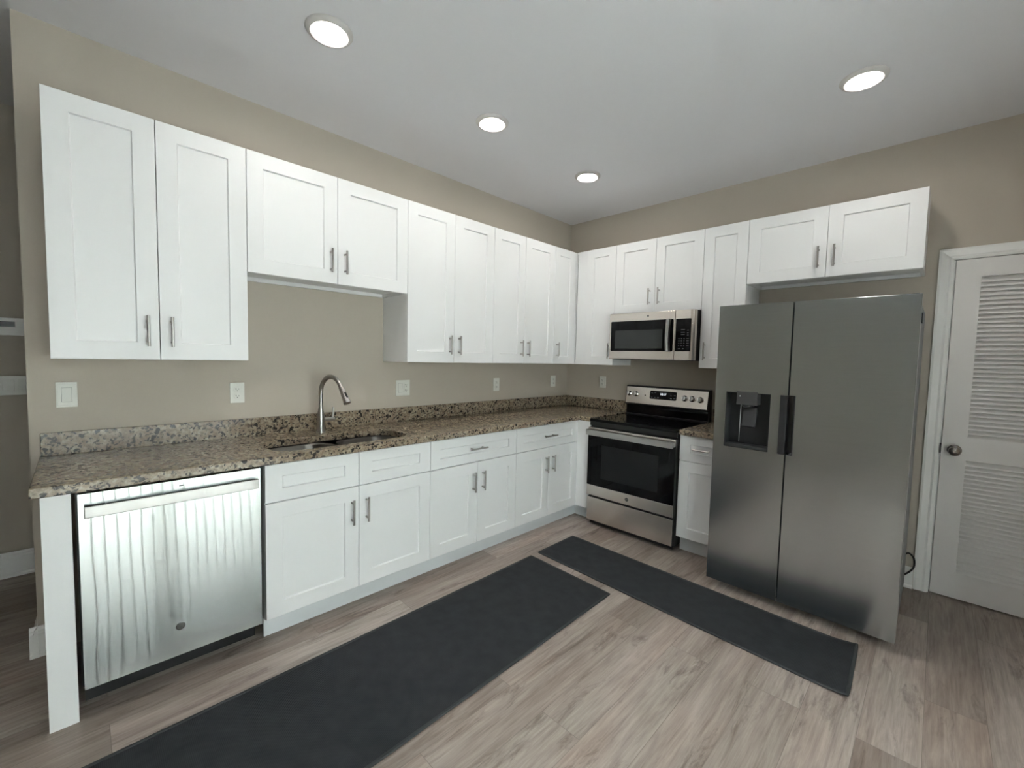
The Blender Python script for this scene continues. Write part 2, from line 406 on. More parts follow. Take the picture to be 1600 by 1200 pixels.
# ------------------------------------------------------------------ recessed lights
def recessed(x, y, label):
    t = thing('recessed_light', label, 'light', (x, y, ZC), 0, 'recessed ceiling lights')
    m = BM()
    prof = [(.063,-.004), (.067,-.011), (.078,-.016), (.092,-.011), (.098,-.003), (.098,0), (.063,0)]
    seg = 40
    R = [[m.verts.new((r*math.cos(2*PI*k/seg), r*math.sin(2*PI*k/seg), h)) for k in range(seg)] for r, h in prof]
    for a, b in zip(R, R[1:]+R[:1]):
        for k in range(seg):
            f = m.faces.new((a[k], a[(k+1)%seg], b[(k+1)%seg], b[k])); f.smooth = True
    obj('trim_ring', m, LTRIM, t)
    obj('diffuser', lathe(BM(), [(.063,-.003), (.063,-.005), (.001,-.007)], (0,0,0), (0,0,1), 40), LAMPM, t)
recessed(-2.892, -.862, 'round recessed ceiling light above the sink end of the long counter')
recessed(-1.915, -.85, 'round recessed ceiling light in the middle of the row above the counter')
recessed(-.905, -.834, 'round recessed ceiling light nearest the corner of the two walls')
recessed(-.950, -2.495, 'round recessed ceiling light above the refrigerator, apart from the row of three')

# ------------------------------------------------------------------ cabinet parts
def shaker(w, h, rail=.075, t=.019, rec=.009, ch=.004, railv=None):
    """a recessed-panel front, x 0..w, z 0..h, back at y=0, face at y=-t"""
    bm = BM(); rv = railv or rail
    def ring(ix, iz, y): return [bm.verts.new(p) for p in ((ix,y,iz),(w-ix,y,iz),(w-ix,y,h-iz),(ix,y,h-iz))]
    bk = ring(0,0,0); e = .0012
    s = ring(0,0,-t+e); o = ring(e,e,-t); i = ring(rail,rv,-t); p = ring(rail+ch,rv+ch,-t+rec)
    for a, b in ((bk,s),(s,o),(o,i),(i,p)):
        for k in range(4): bm.faces.new((a[k], a[(k+1)%4], b[(k+1)%4], b[k]))
    bm.faces.new(p); bm.faces.new(list(reversed(bk)))
    return bm
def pull(vert=True, length=.135):
    bm = BM(); r = .0058; off = .034; h = length/2; sp = .048
    ax = Vector((0,0,1)) if vert else Vector((1,0,0)); f = Vector((0,-off,0))
    tube(bm, [f-ax*h, f+ax*h], r, 14)
    for s in (-1, 1): tube(bm, [ax*sp*s, ax*sp*s + f*.97], r*.85, 10)
    return bm
PULLV = None
def put_pull(parent, x, y, z, vert=True, length=.135):
    o = obj('handle', pull(vert, length), NICK, parent); o.location = (x, y, z); return o
G = .0015
def add_door(root, x0, x1, z0, z1, yf, hx=None, hz=None, rail=.075):
    """door between x0..x1 on the carcass face at y=yf; handle centre at hx,hz"""
    d = obj('door', shaker(x1-x0-2*G, z1-z0-2*G, rail), CAB, root); d.location = (x0+G, yf, z0+G)
    if hx is not None: put_pull(d, hx-x0-G, -.019, hz-z0-G)
    return d
def add_drawer(root, x0, x1, z0, z1, yf, handle=True, rail=.075, length=.145):
    d = obj('drawer', shaker(x1-x0-2*G, z1-z0-2*G, rail, railv=.060), CAB, root); d.location = (x0+G, yf, z0+G)
    if handle: put_pull(d, (x1-x0)/2-G, -.010, (z1-z0)/2-G, False, length)
    return d
UF = -.305; UT = 2.416; UB = 1.357; BF = -.610
def wall_carcass(root, w, z0, z1, rec=.022, front=UF, name='carcass'):
    bm = BM(); e = .001
    box(bm, e, .018, -.002, front, z0, z1); box(bm, w-.018, w-e, -.002, front, z0, z1)
    box(bm, .018, w-.018, -.002, front, z1-.018, z1-.0005); box(bm, .018, w-.018, -.002, front, z0+rec, z0+rec+.016)
    box(bm, .018, w-.018, -.002, -.008, z0+rec+.016, z1-.018)
    box(bm, .018, w-.018, front+.019, front, z0, z0+rec); box(bm, .018, w-.018, -.002, -.020, z0, z0+rec)
    return obj(name, bm, CAB, root, .0008, 1)
RZ = -PI/2
def wall_cab(loc, rz, w, z0, label, split=None, h1=None, h2=None, hz=None, single=None, group='white wall cabinets'):
    t = thing('wall_cabinet', label, 'cabinet', loc, rz, group)
    wall_carcass(t, w, z0, UT)
    if split:
        add_door(t, 0, split, z0, UT, UF, split-.042, hz); add_door(t, split, w, z0, UT, UF, split+.042, hz)
    return t
HZ = UB + .128
wall_cab((-3.785,0,0), 0, .697, UB, 'tall white wall cabinet at the free end of the sink wall, above the light switch', .3445, hz=HZ)
wall_cab((-3.088,0,0), 0, .926, 1.807, 'short white two door wall cabinet above the sink', .462, hz=1.935)
wall_cab((-2.162,0,0), 0, .772, UB, 'tall white two door wall cabinet next to the short one over the sink', .3885, hz=HZ)
wall_cab((-1.390,0,0), 0, .751, UB, 'tall white two door wall cabinet second from the inner corner on the sink wall', .360, hz=HZ)
t = thing('wall_cabinet', 'narrow single door white wall cabinet on the sink wall ending in the corner', 'cabinet', (-.639,0,0), 0, 'white wall cabinets')
wall_carcass(t, .637, UB, UT); add_door(t, 0, .295, UB, UT, UF, .045, HZ, .068)
obj('filler_strip', bx(.2965, .3335, UF-.0005, UF-.013, UB, UT), CAB, t, .001, 1)
t = thing('wall_cabinet', 'single door white wall cabinet between the corner and the microwave', 'cabinet', (0,-.306,0), RZ, 'white wall cabinets')
wall_carcass(t, .45, UB, UT)
obj('filler_strip', bx(.036, .142, UF-.0005, UF-.013, UB, UT), CAB, t, .001, 1)
add_door(t, .144, .45, UB, UT, UF, .412, HZ, .075)
wall_cab((0,-.756,0), RZ, .762, 1.806, 'short white two door wall cabinet above the microwave', .3746, hz=1.938)
t = thing('wall_cabinet', 'narrow single door white wall cabinet between microwave and refrigerator', 'cabinet', (0,-1.518,0), RZ, 'white wall cabinets')
wall_carcass(t, .309, UB, UT); add_door(t, 0, .309, UB, UT, UF, .042, HZ, .075)
wall_cab((0,-1.827,0), RZ, .918, 1.964, 'wide low white wall cabinet above the refrigerator', .461, hz=2.092)

def base_cab(loc, rz, w, label, fronts, toe=(0, None), xb=0, depth=BF, parts=()):
    t = thing('base_cabinet', label, 'cabinet', loc, rz, 'white base cabinets')
    bm = BM(); e = .001
    box(bm, e, .018, -.002, depth, .112, .8745); box(bm, w-.018, w-e, -.002, depth, .112, .8745)
    box(bm, .018, w-.018, -.002, depth, .112, .130); box(bm, .018, w-.018, -.002, -.010, .130, .8745)
    box(bm, .018, w-.018, depth+.019, depth, .83, .8745); box(bm, .018, w-.018, depth+.019, depth, .668, .705)
    obj('carcass', bm, CAB, t, .0008, 1)
    obj('toe_kick', bx(toe[0], toe[1] if toe[1] is not None else w, -.540, -.555, 0, .1115), PLINTH, t)
    for kind, x0, x1, z0, z1, hx, hz in fronts:
        if kind == 'door': add_door(t, x0, x1, z0, z1, depth, hx, hz, .075)
        else: add_drawer(t, x0, x1, z0, z1, depth, kind == 'drawer', .075, hx or .145)
    return t
ZD0, ZD1, ZR0, ZR1 = .118, .685, .688, .872; HB = .553
base_cab((-3.1047,0,0), 0, .928, 'white sink base cabinet with two plain false drawer fronts, beside the dishwasher', [
    ('false', 0, .4629, ZR0, ZR1, None, None), ('false', .4629, .928, ZR0, ZR1, None, None),
    ('door', 0, .4629, ZD0, ZD1, .4629-.042, HB), ('door', .4629, .928, ZD0, ZD1, .4629+.042, HB)], toe=(.008, None))
base_cab((-2.1767,0,0), 0, .768, 'white base cabinet with one wide drawer over two doors, next to the sink base', [
    ('drawer', 0, .768, ZR0, ZR1, .15, None), ('door', 0, .390, ZD0, ZD1, .390-.042, HB), ('door', .390, .768, ZD0, ZD1, .390+.042, HB)])
base_cab((-1.4087,0,0), 0, .770, 'white base cabinet with one wide drawer over two doors, in the inner corner', [
    ('drawer', 0, .770, ZR0, ZR1, .15, None), ('door', 0, .385, ZD0, ZD1, .385-.042, HB), ('door', .385, .770, ZD0, ZD1, .385+.042, HB)], toe=(0, .8687))
t = thing('corner_filler', 'plain white filler panel between the corner base cabinet and the stove', 'panel', (-.629, -.629, 0))
obj('panel', bx(-.0095, .010, .018, -.129, .118, .8745), CAB, t, .001, 1)
obj('toe_kick', bx(.084, .099, .0735, -.129, 0, .1175), PLINTH, t)
base_cab((0,-1.530,0), RZ, .318, 'narrow white base cabinet with one drawer between stove and refrigerator', [
    ('drawer', 0, .318, ZR0, ZR1, .115, None), ('door', 0, .318, ZD0, ZD1, .275, HB)], toe=(.004, None))
e = thing('end_panel', 'white upright panel standing at the open end of the counter by the dishwasher', 'panel', (-3.776, 0, 0))
obj('face_board', bx(-.0395, .0375, -.610, -.629, 0, .8755), CAB, e, .001, 1)
obj('side_board', bx(-.0395, -.0235, -.030, -.610, 0, .8755), CAB, e, .001, 1)

# ------------------------------------------------------------------ worktops, sink, faucet
SX0, SX1, SY0, SY1 = -3.035, -2.275, -.575, -.245
def counter():
    bm = BM()
    outer = [(-3.8394,-.0005), (-3.8394,-.648), (-.648,-.648), (-.648,-.762), (-.0005,-.762), (-.0005,-.0005)]
    hole = rrect(SX0, SX1, SY0, SY1, [.11,.11,.11,.11], 8)
    for z in (.914, .876):
        vo_ = [bm.verts.new((*p, z)) for p in outer]; vh = [bm.verts.new((*p, z)) for p in hole]
        es = [bm.edges.new((vo_[k], vo_[(k+1)%len(vo_)])) for k in range(len(vo_))] + [bm.edges.new((vh[k], vh[(k+1)%len(vh)])) for k in range(len(vh))]
        bmesh.ops.triangle_fill(bm, edges=es, use_beauty=True)
        if z == .914: to, th = vo_, vh
        else: bo, bh = vo_, vh
    for A, B in ((to, bo), (th, bh)):
        n = len(A)
        for k in range(n): bm.faces.new((A[k], A[(k+1)%n], B[(k+1)%n], B[k]))
    c = obj('countertop', bm, GRAN, bevel=.004)
    tag(c, 'long speckled granite worktop with the sink cut into it', 'countertop')
    tag(obj('backsplash', bx(-3.835, -.0005, -.0005, -.020, .9142, 1.017), GRAN, None, .0015, 1), 'long granite backsplash strip along the sink wall', 'backsplash', 'granite backsplashes')
    tag(obj('backsplash', bx(-.0005, -.020, -.0205, -.762, .9142, 1.017), GRAN, None, .0015, 1), 'short granite backsplash strip from the corner to the stove', 'backsplash', 'granite backsplashes')
    c2 = obj('countertop', bx(-.0005, -.655, -1.534, -1.850, .876, .914), GRAN, bevel=.004)
    tag(c2, 'small piece of granite worktop squeezed between stove and refrigerator', 'countertop')
    tag(obj('backsplash', bx(-.0005, -.020, -1.534, -1.850, .9142, 1.017), GRAN, None, .0015, 1), 'little granite backsplash piece tucked beside the refrigerator', 'backsplash', 'granite backsplashes')
counter()
def sink():
    s = thing('kitchen_sink', 'stainless double bowl sink set under the granite worktop', 'sink', (0,0,0))
    xm = -2.655
    def bowl(x0, x1, rs):
        bm = BM(); prev = None
        levels = [(0, .8755, 0), (.004, .866, 0), (.008, .74, 0), (.025, .705, -.01), (.06, .694, -.03), (.12, .690, -.05)]
        for ins, z, dr in levels:
            p = rrect(x0+ins, x1-ins, SY0-.008+ins, SY1+.008-ins, [max(r+dr, .012) for r in rs], 8)
            ring = [bm.verts.new((*q, z)) for q in p]
            if prev:
                n = len(ring)
                for k in range(n):
                    f = bm.faces.new((prev[k], prev[(k+1)%n], ring[(k+1)%n], ring[k])); f.smooth = True
            prev = ring
        bm.faces.new(prev)
        # flat rim under the stone
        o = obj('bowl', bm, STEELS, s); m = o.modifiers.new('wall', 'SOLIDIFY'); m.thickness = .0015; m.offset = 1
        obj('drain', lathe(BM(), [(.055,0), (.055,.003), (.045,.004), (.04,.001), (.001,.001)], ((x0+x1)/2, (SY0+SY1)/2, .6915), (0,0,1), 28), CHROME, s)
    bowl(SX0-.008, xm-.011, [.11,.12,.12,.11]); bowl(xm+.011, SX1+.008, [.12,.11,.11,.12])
    # the saddle between the bowls
    pl = BM()
    a = rrect(SX0-.008, xm-.011, SY0-.008, SY1+.008, [.11,.12,.12,.11], 8); b = rrect(xm+.011, SX1+.008, SY0-.008, SY1+.008, [.12,.11,.11,.12], 8)
    left = [p for p in a if p[0] > xm-.135]; right = [p for p in b if p[0] < xm+.135]
    left.sort(key=lambda p: p[1]); right.sort(key=lambda p: p[1])
    prism(pl, [*left, *reversed(right)], lambda q, h: Vector((q[0], q[1], h)), .872, .8755)
    obj('divider', pl, mat_steel('sink_rim_steel', (.42,.39,.36), .3, .2), s)
sink()
def faucet():
    f = thing('kitchen_faucet', 'brushed nickel pull down faucet arching over the sink', 'faucet', (-2.655, -.140, .914), math.radians(14))
    obj('body', lathe(BM(), [(.027,0), (.027,.004), (.024,.008), (.0225,.03), (.0235,.065), (.0225,.095), (.0165,.135), (.0145,.155)], (0,0,0), (0,0,1), 28), NICK, f)
    pts = [(0,0,.150), (0,0,.23)]
    r = .101; cz = .240
    for k in range(0, 15):
        a = PI - k*PI*.84/14
        pts.append((0, -r - r*math.cos(a), cz + r*1.08*math.sin(a)))
    obj('spout', tube(BM(), pts, .0132, 18), NICK, f)
    p = Vector(pts[-1]); d = (Vector(pts[-1]) - Vector(pts[-2])).normalized()
    obj('spray_head', lathe(BM(), [(.0138,0), (.0145,.004), (.0150,.03), (.0185,.075), (.0225,.105), (.0225,.110), (.019,.112)], p, d, 24), NICK, f)
    q = p + d*.06; nrm = Vector((0, d.z, -d.y)).normalized()
    nrm = nrm if nrm.y < 0 else -nrm
    obj('spray_button', tube(BM(), [q + nrm*.016 - d*.016, q + nrm*.019 + d*.020], .006, 10), DPLAS, f)
    h = BM(); tube(h, [(.018,0,.078), (.094,0,.078)], .0125, 18)
    obj('handle_stem', h, NICK, f)
    obj('lever', tube(BM(), [(.086,0,.085), (.089,0,.112), (.092,.004,.150)], [.0075,.0065,.005], 12), NICK, f)
faucet()

# ------------------------------------------------------------------ dishwasher
def dishwasher():
    t = thing('dishwasher', 'stainless steel dishwasher under the counter next to the sink base', 'dishwasher', (-3.4235, 0, 0))
    W = .5965; h = W/2; F = -.640
    obj('body', bx(-h-.006, h+.006, -.03, -.585, .105, .868), BPLAS, t)
    bm = BM(); n = 24                                   # the door skin, very slightly bellied as pressed sheet is
    def pt(i, j):
        x = -h + W*i/n; z = .120 + .747*j/n
        return Vector((x, F + .0010*(1 - math.cos(PI*(i/n-.5))), z))
    g = [[bm.verts.new(pt(i, j)) for j in range(n+1)] for i in range(n+1)]
    for i in range(n):
        for j in range(n):
            fc = bm.faces.new((g[i][j], g[i+1][j], g[i+1][j+1], g[i][j+1])); fc.smooth = True
    rim = [g[i][0] for i in range(n+1)] + [g[n][j] for j in range(1, n+1)] + [g[i][n] for i in range(n-1, -1, -1)] + [g[0][j] for j in range(n-1, 0, -1)]
    bk = [bm.verts.new((v.co.x, -.590, v.co.z)) for v in rim]
    for k in range(len(rim)): bm.faces.new((rim[k], bk[k], bk[(k+1)%len(rim)], rim[(k+1)%len(rim)]))
    bm.faces.new(bk)
    d = obj('door', bm, STEELD, t)
    hb = BM(); box(hb, -.283, .283, F-.020, F-.036, .783, .826)
    hbar = obj('handle', hb, STEELH, d, .003)
    for s in (-1, 1): obj('handle_bracket', bx(s*.283, s*.225, F+.001, F-.021, .795, .822), STEELH, d, .001, 1)
    obj('status_light', bx(-.002, .014, F+.002, F-.0012, .842, .8445), SLOT, d)
    lg = BM(); lathe(lg, [(.0165,0), (.0165,.002), (.015,.003), (.001,.003)], (-.008, F+.0015, .245), (0,-1,0), 32)
    b = obj('badge', lg, BADGE, d)
    bl_ = BM()
    seg = 32
    ring = BM(); lathe(ring, [(.0135,0), (.0135,.0006), (.0115,.0006), (.0115,0)], (-.008, F-.0016, .245), (0,-1,0), 32)
    obj('badge_emblem', ring, STEELH, d)
    text('badge_lettering', 'GE', .016, STEELH, d, FACE_Y(-.008, F-.0024, .245))
    obj('toe_panel', bx(-h, h, -.500, -.515, .004, .104), BPLAS, t)
    obj('gasket', bx(-h-.006, h+.006, -.585, -.592, .108, .8745), BPLAS, t)
dishwasher()

# ------------------------------------------------------------------ stove (local x to its own right, front at -y; turned to face the room)
def stove():
    t = thing('electric_range', 'stainless electric stove with black glass top', 'stove', (0, -.767, 0), RZ)
    W = .757
    obj('body', bx(.002, W-.002, -.03, -.640, .030, .884), BPLAS, t)
    ct = obj('cooktop', bx(0, W, -.075, -.664, .886, .9075), BGLASS, t, .003)
    seg = 48; BRN = new_mat('burner_print', (.010,.010,.010), .2)
    for cx, cy, r in ((.20,-.50,.115), (.56,-.50,.095), (.20,-.23,.075), (.56,-.23,.10)):
        for rr in (r,):
            m = BM()
            a = [m.verts.new((cx+rr*math.cos(2*PI*k/seg), cy+rr*math.sin(2*PI*k/seg), .9078)) for k in range(seg)]
            b = [m.verts.new((cx+(rr-.0025)*math.cos(2*PI*k/seg), cy+(rr-.0025)*math.sin(2*PI*k/seg), .9078)) for k in range(seg)]
            for k in range(seg): m.faces.new((a[k], a[(k+1)%seg], b[(k+1)%seg], b[k]))
            obj('burner_ring', m, BRN, ct)
    obj('front_trim', bx(.001, W-.001, -.640, -.660, .850, .8855), BPLAS, t, .002)
    # oven door
    dF = -.676
    d = obj('oven_door', bx(.001, W-.001, -.642, dF, .262, .836), BPLAS, t, .002)
    obj('lower_trim', bx(.001, W-.001, dF-.0003, dF-.006, .262, .350), STEEL, d, .0015, 1)
    obj('upper_trim', bx(.001, W-.001, dF-.0003, dF-.006, .792, .836), STEEL, d, .0015, 1)
    obj('door_glass', bx(.001, W-.001, dF-.0003, dF-.006, .352, .790), BGLASS, d, .0015, 1)
    obj('window', bx(.135, W-.125, dF-.0062, dF-.0068, .42, .70), OVEN, d)
    hb = BM(); box(hb, .004, W-.004, dF-.034, dF-.048, .776, .822)
    hbo = obj('handle', hb, STEELH, d, .003)
    for a, b in ((.004,.050), (W-.050,W-.004)): obj('handle_bracket', bx(a, b, dF+.001, dF-.035, .785, .820), STEELH, d, .001, 1)
    obj('badge', lathe(BM(), [(.0145,0), (.0145,.002), (.012,.003), (.001,.003)], (.382, dF-.0055, .306), (0,-1,0), 28), BADGE, d)
    text('badge_lettering', 'GE', .014, STEELH, d, FACE_Y(.382, dF-.0088, .306))
    # storage drawer
    dr = obj('drawer', bx(.003, W-.003, -.642, -.668, .045, .243), BPLAS, t, .002)
    obj('drawer_front', bx(.003, W-.003, -.6683, -.673, .045, .243), STEEL, dr, .0015, 1)
    for x, y in ((.05,-.10), (W-.05,-.10), (.05,-.58), (W-.05,-.58)): obj('levelling_foot', lathe(BM(), [(.018,0), (.018,.032)], (x, y, 0), (0,0,1), 14), BPLAS, t)
    obj('base_skirt', bx(.01, W-.01, -.620, -.630, .008, .060), BPLAS, t)
    # back guard: black riser, leaning steel control panel
    bg = BM()
    prism(bg, [(-.020,.9076), (-.072,.9076), (-.066,1.000), (-.086,1.004), (-.100,1.010), (-.074,1.168), (-.066,1.175), (-.020,1.175)], lambda q, h: Vector((h, q[0], q[1])), 0, W)
    g = obj('backguard', bg, BPLAS, t, .002)
    obj('riser_glass', bx(.008, W-.008, -.0715, -.0735, .915, .995), BGLASS, g)
    obj('ledge_trim', bx(.005, W-.005, -.074, -.086, .9078, .917), DPLAS, g, .002)
    lean = math.atan2(.026, .158)
    fp = Matrix.Translation((0, -.1015, 1.0135)) @ Matrix.Rotation(-lean, 4, 'X')       # local x across, z up the panel, -y outward
    def on(name, bm, mat, parent, bev=0):
        for v in bm.verts: v.co = fp @ v.co
        return obj(name, bm, mat, parent, bev)
    on('control_panel', bx(.008, W-.008, .001, -.004, 0, .150), STEEL, g, .001)
    dp = BM(); prism(dp, rrect(.243, .487, .052, .126, .010, 4), lambda q, h: Vector((q[0], h, q[1])), -.0042, -.0062)
    on('display', dp, BGLASS, g)
    KN = [(.034,.088), (.103,.086), (.558,.079), (.622,.079), (.690,.076)]
    for kx, kz in KN:
        kb = lathe(BM(), [(.025,0), (.025,.003), (.021,.006), (.0195,.026), (.017,.030), (.001,.031)], (kx, -.004, kz), (0,-1,0), 28)
        k = on('knob', kb, CHROME, g)
        gr = bx(kx-.0042, kx+.0042, -.030, -.041, kz-.019, kz+.019)
        on('knob_grip', gr, STEELH, k, .0015)
    on('indicator_lamp', lathe(BM(), [(.0055,0), (.0055,.0025), (.001,.003)], (.197, -.004, .079), (0,-1,0), 16), SLOT, g)
    tm = text('clock_digits', '10:17', .026, DIGIT, g, fp @ FACE_Y(.367, -.0066, .098))
    for x, z in ((.262,.066),(.292,.066),(.322,.066),(.262,.106),(.292,.110),(.440,.068),(.470,.070),(.440,.092),(.470,.095)): on('key_print', bx(x-.008, x+.008, -.0062, -.0066, z-.003, z+.003), MARK, g)
stove()

# ------------------------------------------------------------------ microwave
def microwave():
    t = thing('microwave_oven', 'stainless over the range microwave with black window', 'microwave', (0, -.768, 0), RZ)
    W = .744; z0, z1 = 1.415, 1.803; F = -.412
    obj('body', bx(.002, W-.002, -.004, -.372, z0+.012, z1), BPLAS, t, .003)
    obj('vent_grille', bx(.02, W-.02, -.03, -.36, z0-.004, z0+.0118), BPLAS, t)
    xs = .590
    d = obj('door', bx(0, xs-.0012, -.3735, F, z0, z1), STEEL, t, .004)
    prof = rrect(.018, .575, z0+.068, z1-.068, .008, 4)
    wg = BM(); prism(wg, prof, lambda q, h: Vector((q[0], h, q[1])), F-.0003, F-.004); obj('door_glass', wg, BGLASS, d)
    wi = BM(); prism(wi, rrect(.062, .490, z0+.090, z1-.145, .004, 3), lambda q, h: Vector((q[0], h, q[1])), F-.0042, F-.0047); obj('window', wi, MWWIN, d)
    hb = BM(); n = 12
    pr = [(-.020, F-.018), (-.012, F-.040), (0, F-.046), (.012, F-.040), (.020, F-.018)]
    hx = .541
    rings = []
    for k in range(n+1):
        s = k/n; z = z0+.066 + s*(z1-z0-.132); bow = .012*math.sin(PI*s)
        rings.append([hb.verts.new((hx+a, b-bow+.010, z)) for a, b in pr])
    for A, B in zip(rings, rings[1:]):
        for k in range(5):
            fc = hb.faces.new((A[k], A[(k+1)%5], B[(k+1)%5], B[k])); fc.smooth = k < 4
    hb.faces.new(list(reversed(rings[0]))); hb.faces.new(rings[-1])
    obj('handle', hb, STEELH, d)
    # control side, its outer edge rolling back
    cp = BM(); poly = [(xs+.0012, -.3735), (xs+.0012, F)]
    for k in range(7):
        a = k*PI/2/6; poly.append((W-.035+.035*math.sin(a), F+.035-.035*math.cos(a)))
    poly.append((W, -.3735))
    prism(cp, poly, lambda q, h: Vector((q[0], q[1], h)), z0, z1)
    c = obj('control_panel', cp, STEEL, t)
    kg = BM(); prism(kg, rrect(.5965, .715, z0+.068, z1-.068, .006, 3), lambda q, h: Vector((q[0], h, q[1])), F+.004, F-.004); obj('keypad_glass', kg, BGLASS, c)
    def key(xa, xb, za, zb): obj('key_print', bx(xa, xb, F-.004, F-.0044, z0+za, z0+zb), MARK, c)
    for r in range(4):
        for q in range(3): key(.622+q*.020, .630+q*.020, .110+r*.018, .115+r*.018)
        key(.684, .704, .111+r*.018, .114+r*.018)
    for z in (.195,.212,.232): key(.640, .670, z, z+.004); key(.688, .700, z-.005, z)
    key(.622, .640, .085, .090); key(.655, .666, .085, .090)
    obj('badge', lathe(BM(), [(.0085,0), (.0085,.0015), (.001,.002)], (.358, F+.0005, 1.770), (0,-1,0), 24), BADGE, d)
microwave()

# ------------------------------------------------------------------ refrigerator
def fridge():
    t = thing('refrigerator', 'large stainless side by side refrigerator with water dispenser', 'refrigerator', (0, -1.8697, 0), RZ)
    W = .8976; F = -.9366; Z0, Z1 = .050, 1.746; xs = .3876
    obj('body', bx(.006, W-.006, -.06, -.842, .035, 1.725), FSIDE, t, .004)
    for x, y in ((.06,-.78), (W-.06,-.78), (.06,-.12), (W-.06,-.12)): obj('foot', lathe(BM(), [(.022,0), (.022,.036)], (x, y, 0), (0,0,1), 16), BPLAS, t)
    obj('toe_grille', bx(.02, W-.02, -.80, -.815, .012, .0345), BPLAS, t)
    D0 = -.852
    nx0, nx1, nz0, nz1 = .063, .301, .898, 1.228          # dispenser niche
    px0, pz0, pz1 = .350, .897, 1.228                     # pull pocket beside the gap
    d1 = obj('door', slab_holes(BM(), 0, xs-.003, Z0, Z1, F, D0, [(nx0, nx1, nz0, nz1), (px0, xs-.003, pz0, pz1)], lambda a, b, d: Vector((a, d, b))), STEELF, t, .0015, 1)
    px1 = .421
    d2 = obj('door', slab_holes(BM(), xs+.003, W, Z0, Z1, F, D0, [(xs+.003, px1, pz0, pz1)], lambda a, b, d: Vector((a, d, b))), STEELF, t, .0015, 1)
    # pull pockets: left one a flush dark grip, right one a hollow
    obj('handle_grip', bx(px0+.0005, xs-.0035, F-.003, F+.050, pz0+.0005, pz1-.0005), DPLAS, d1, .002)
    hg = BM(); box(hg, xs+.012, px1-.0005, F+.060, F+.070, pz0+.0005, pz1-.0005); box(hg, px1-.004, px1-.0005, F+.001, F+.060, pz0+.0005, pz1-.0005)
    box(hg, xs+.012, px1-.004, F+.001, F+.060, pz0+.0005, pz0+.004); box(hg, xs+.012, px1-.004, F+.001, F+.060, pz1-.004, pz1-.0005)
    obj('handle_pocket', hg, GPLAS, d2)
    # dispenser
    n = BM(); bx0, bx1 = nx0+.0005, nx1-.0005; w = .004; yb = F+.080
    box(n, bx0, bx1, yb-.004, yb, nz0, nz1); box(n, bx0, bx0+w, F+.001, yb, nz0, nz1); box(n, bx1-w, bx1, F+.001, yb, nz0, nz1)
    box(n, bx0, bx1, F+.001, yb, nz0+.0005, nz0+.012); box(n, bx0, bx1, F+.001, yb, nz1-w, nz1-.0005)
    obj('dispenser_niche', n, DPLAS, d1)
    GP2 = new_mat('dispenser_grey', (.075,.072,.073), .38, metal=.4)
    obj('drip_tray', bx(bx0, bx1, F-.002, F+.070, nz0+.0005, nz0+.020), GPLAS, d1, .002)
    obj('dispenser_control', bx(.123, .234, F-.006, F+.074, 1.158, 1.236), GP2, d1, .003)
    obj('dispenser_spout', lathe(BM(), [(.034,0), (.032,.012), (.022,.018), (.001,.018)], (.178, F+.028, 1.1585), (0,0,-1), 24), DPLAS, d1)
    pd = BM(); prism(pd, [(F+.070,1.140), (F+.045,1.140), (F+.022,1.028), (F+.028,1.022), (F+.044,1.030)], lambda q, h: Vector((h, q[0], q[1])), .150, .222)
    obj('dispenser_paddle', pd, GPLAS, d1, .002)
    obj('water_tube', tube(BM(), [(.140, F+.030, 1.158), (.128, F+.060, .925)], .0022, 8), new_mat('tube_plastic', (.35,.36,.36), .3), d1)
    obj('status_light', lathe(BM(), [(.0022,0), (.0022,.001), (.0005,.0012)], (.142, F-.0058, 1.208), (0,-1,0), 10), DIGIT, d1)
    obj('hinge_cover', bx(W-.085, W-.012, -.845, -.905, 1.7462, 1.752), DPLAS, t, .001, 1)
    obj('hinge_clip', bx(W-.004, W+.0035, -.80, -.83, 1.615, 1.665), BPLAS, t)
    # cord looping out behind, into the wall
    cp = [(.86,-.062,.30), (.882,-.05,.225), (.905,-.05,.232), (.928,-.045,.205), (.932,-.045,.155), (.915,-.05,.118), (.885,-.05,.085), (.84,-.055,.06)]
    P = [Vector(p) for p in cp]; sm = []
    for i in range(len(P)-1):
        a, b, c, dd = P[max(i-1,0)], P[i], P[i+1], P[min(i+2,len(P)-1)]
        for k in range(6):
            s = k/6; sm.append(.5*((2*b) + (c-a)*s + (2*a-5*b+4*c-dd)*s*s + (3*b-a-3*c+dd)*s**3))
    sm.append(P[-1])
    obj('power_cord', tube(BM(), sm, .0052, 10), BPLAS, t)
fridge()

# ------------------------------------------------------------------ wall plates
def outlet_parts(root, cx, cz=0, y=-.006):
    """duplex receptacle: two faces with slots"""
    for s in (1, -1):
        f = BM(); poly = [p for p in rrect(cx-.0165, cx+.0165, cz+s*.0195-.0145, cz+s*.0195+.0145, .012, 5)]
        prism(f, poly, lambda q, h: Vector((q[0], h, q[1])), y+.001, y-.003)
        so = obj('socket', f, WPLAS, root, .0005, 1)
        sl = BM(); zc = cz+s*.0195
        box(sl, cx-.0078, cx-.0052, y-.003, y-.0034, zc-.001, zc+.008); box(sl, cx+.0052, cx+.0074, y-.003, y-.0034, zc-.001, zc+.006)
        lathe(sl, [(.0028,0), (.0028,.0004), (.0005,.0004)], (cx, y-.003, zc-.007), (0,-1,0), 10)
        obj('slot', sl, SLOT, so)
def plate(root, w, h=.116, t=.006): obj('plate', bx(-w/2, w/2, -.0003, -t, -h/2, h/2), WPLAS, root, .002)
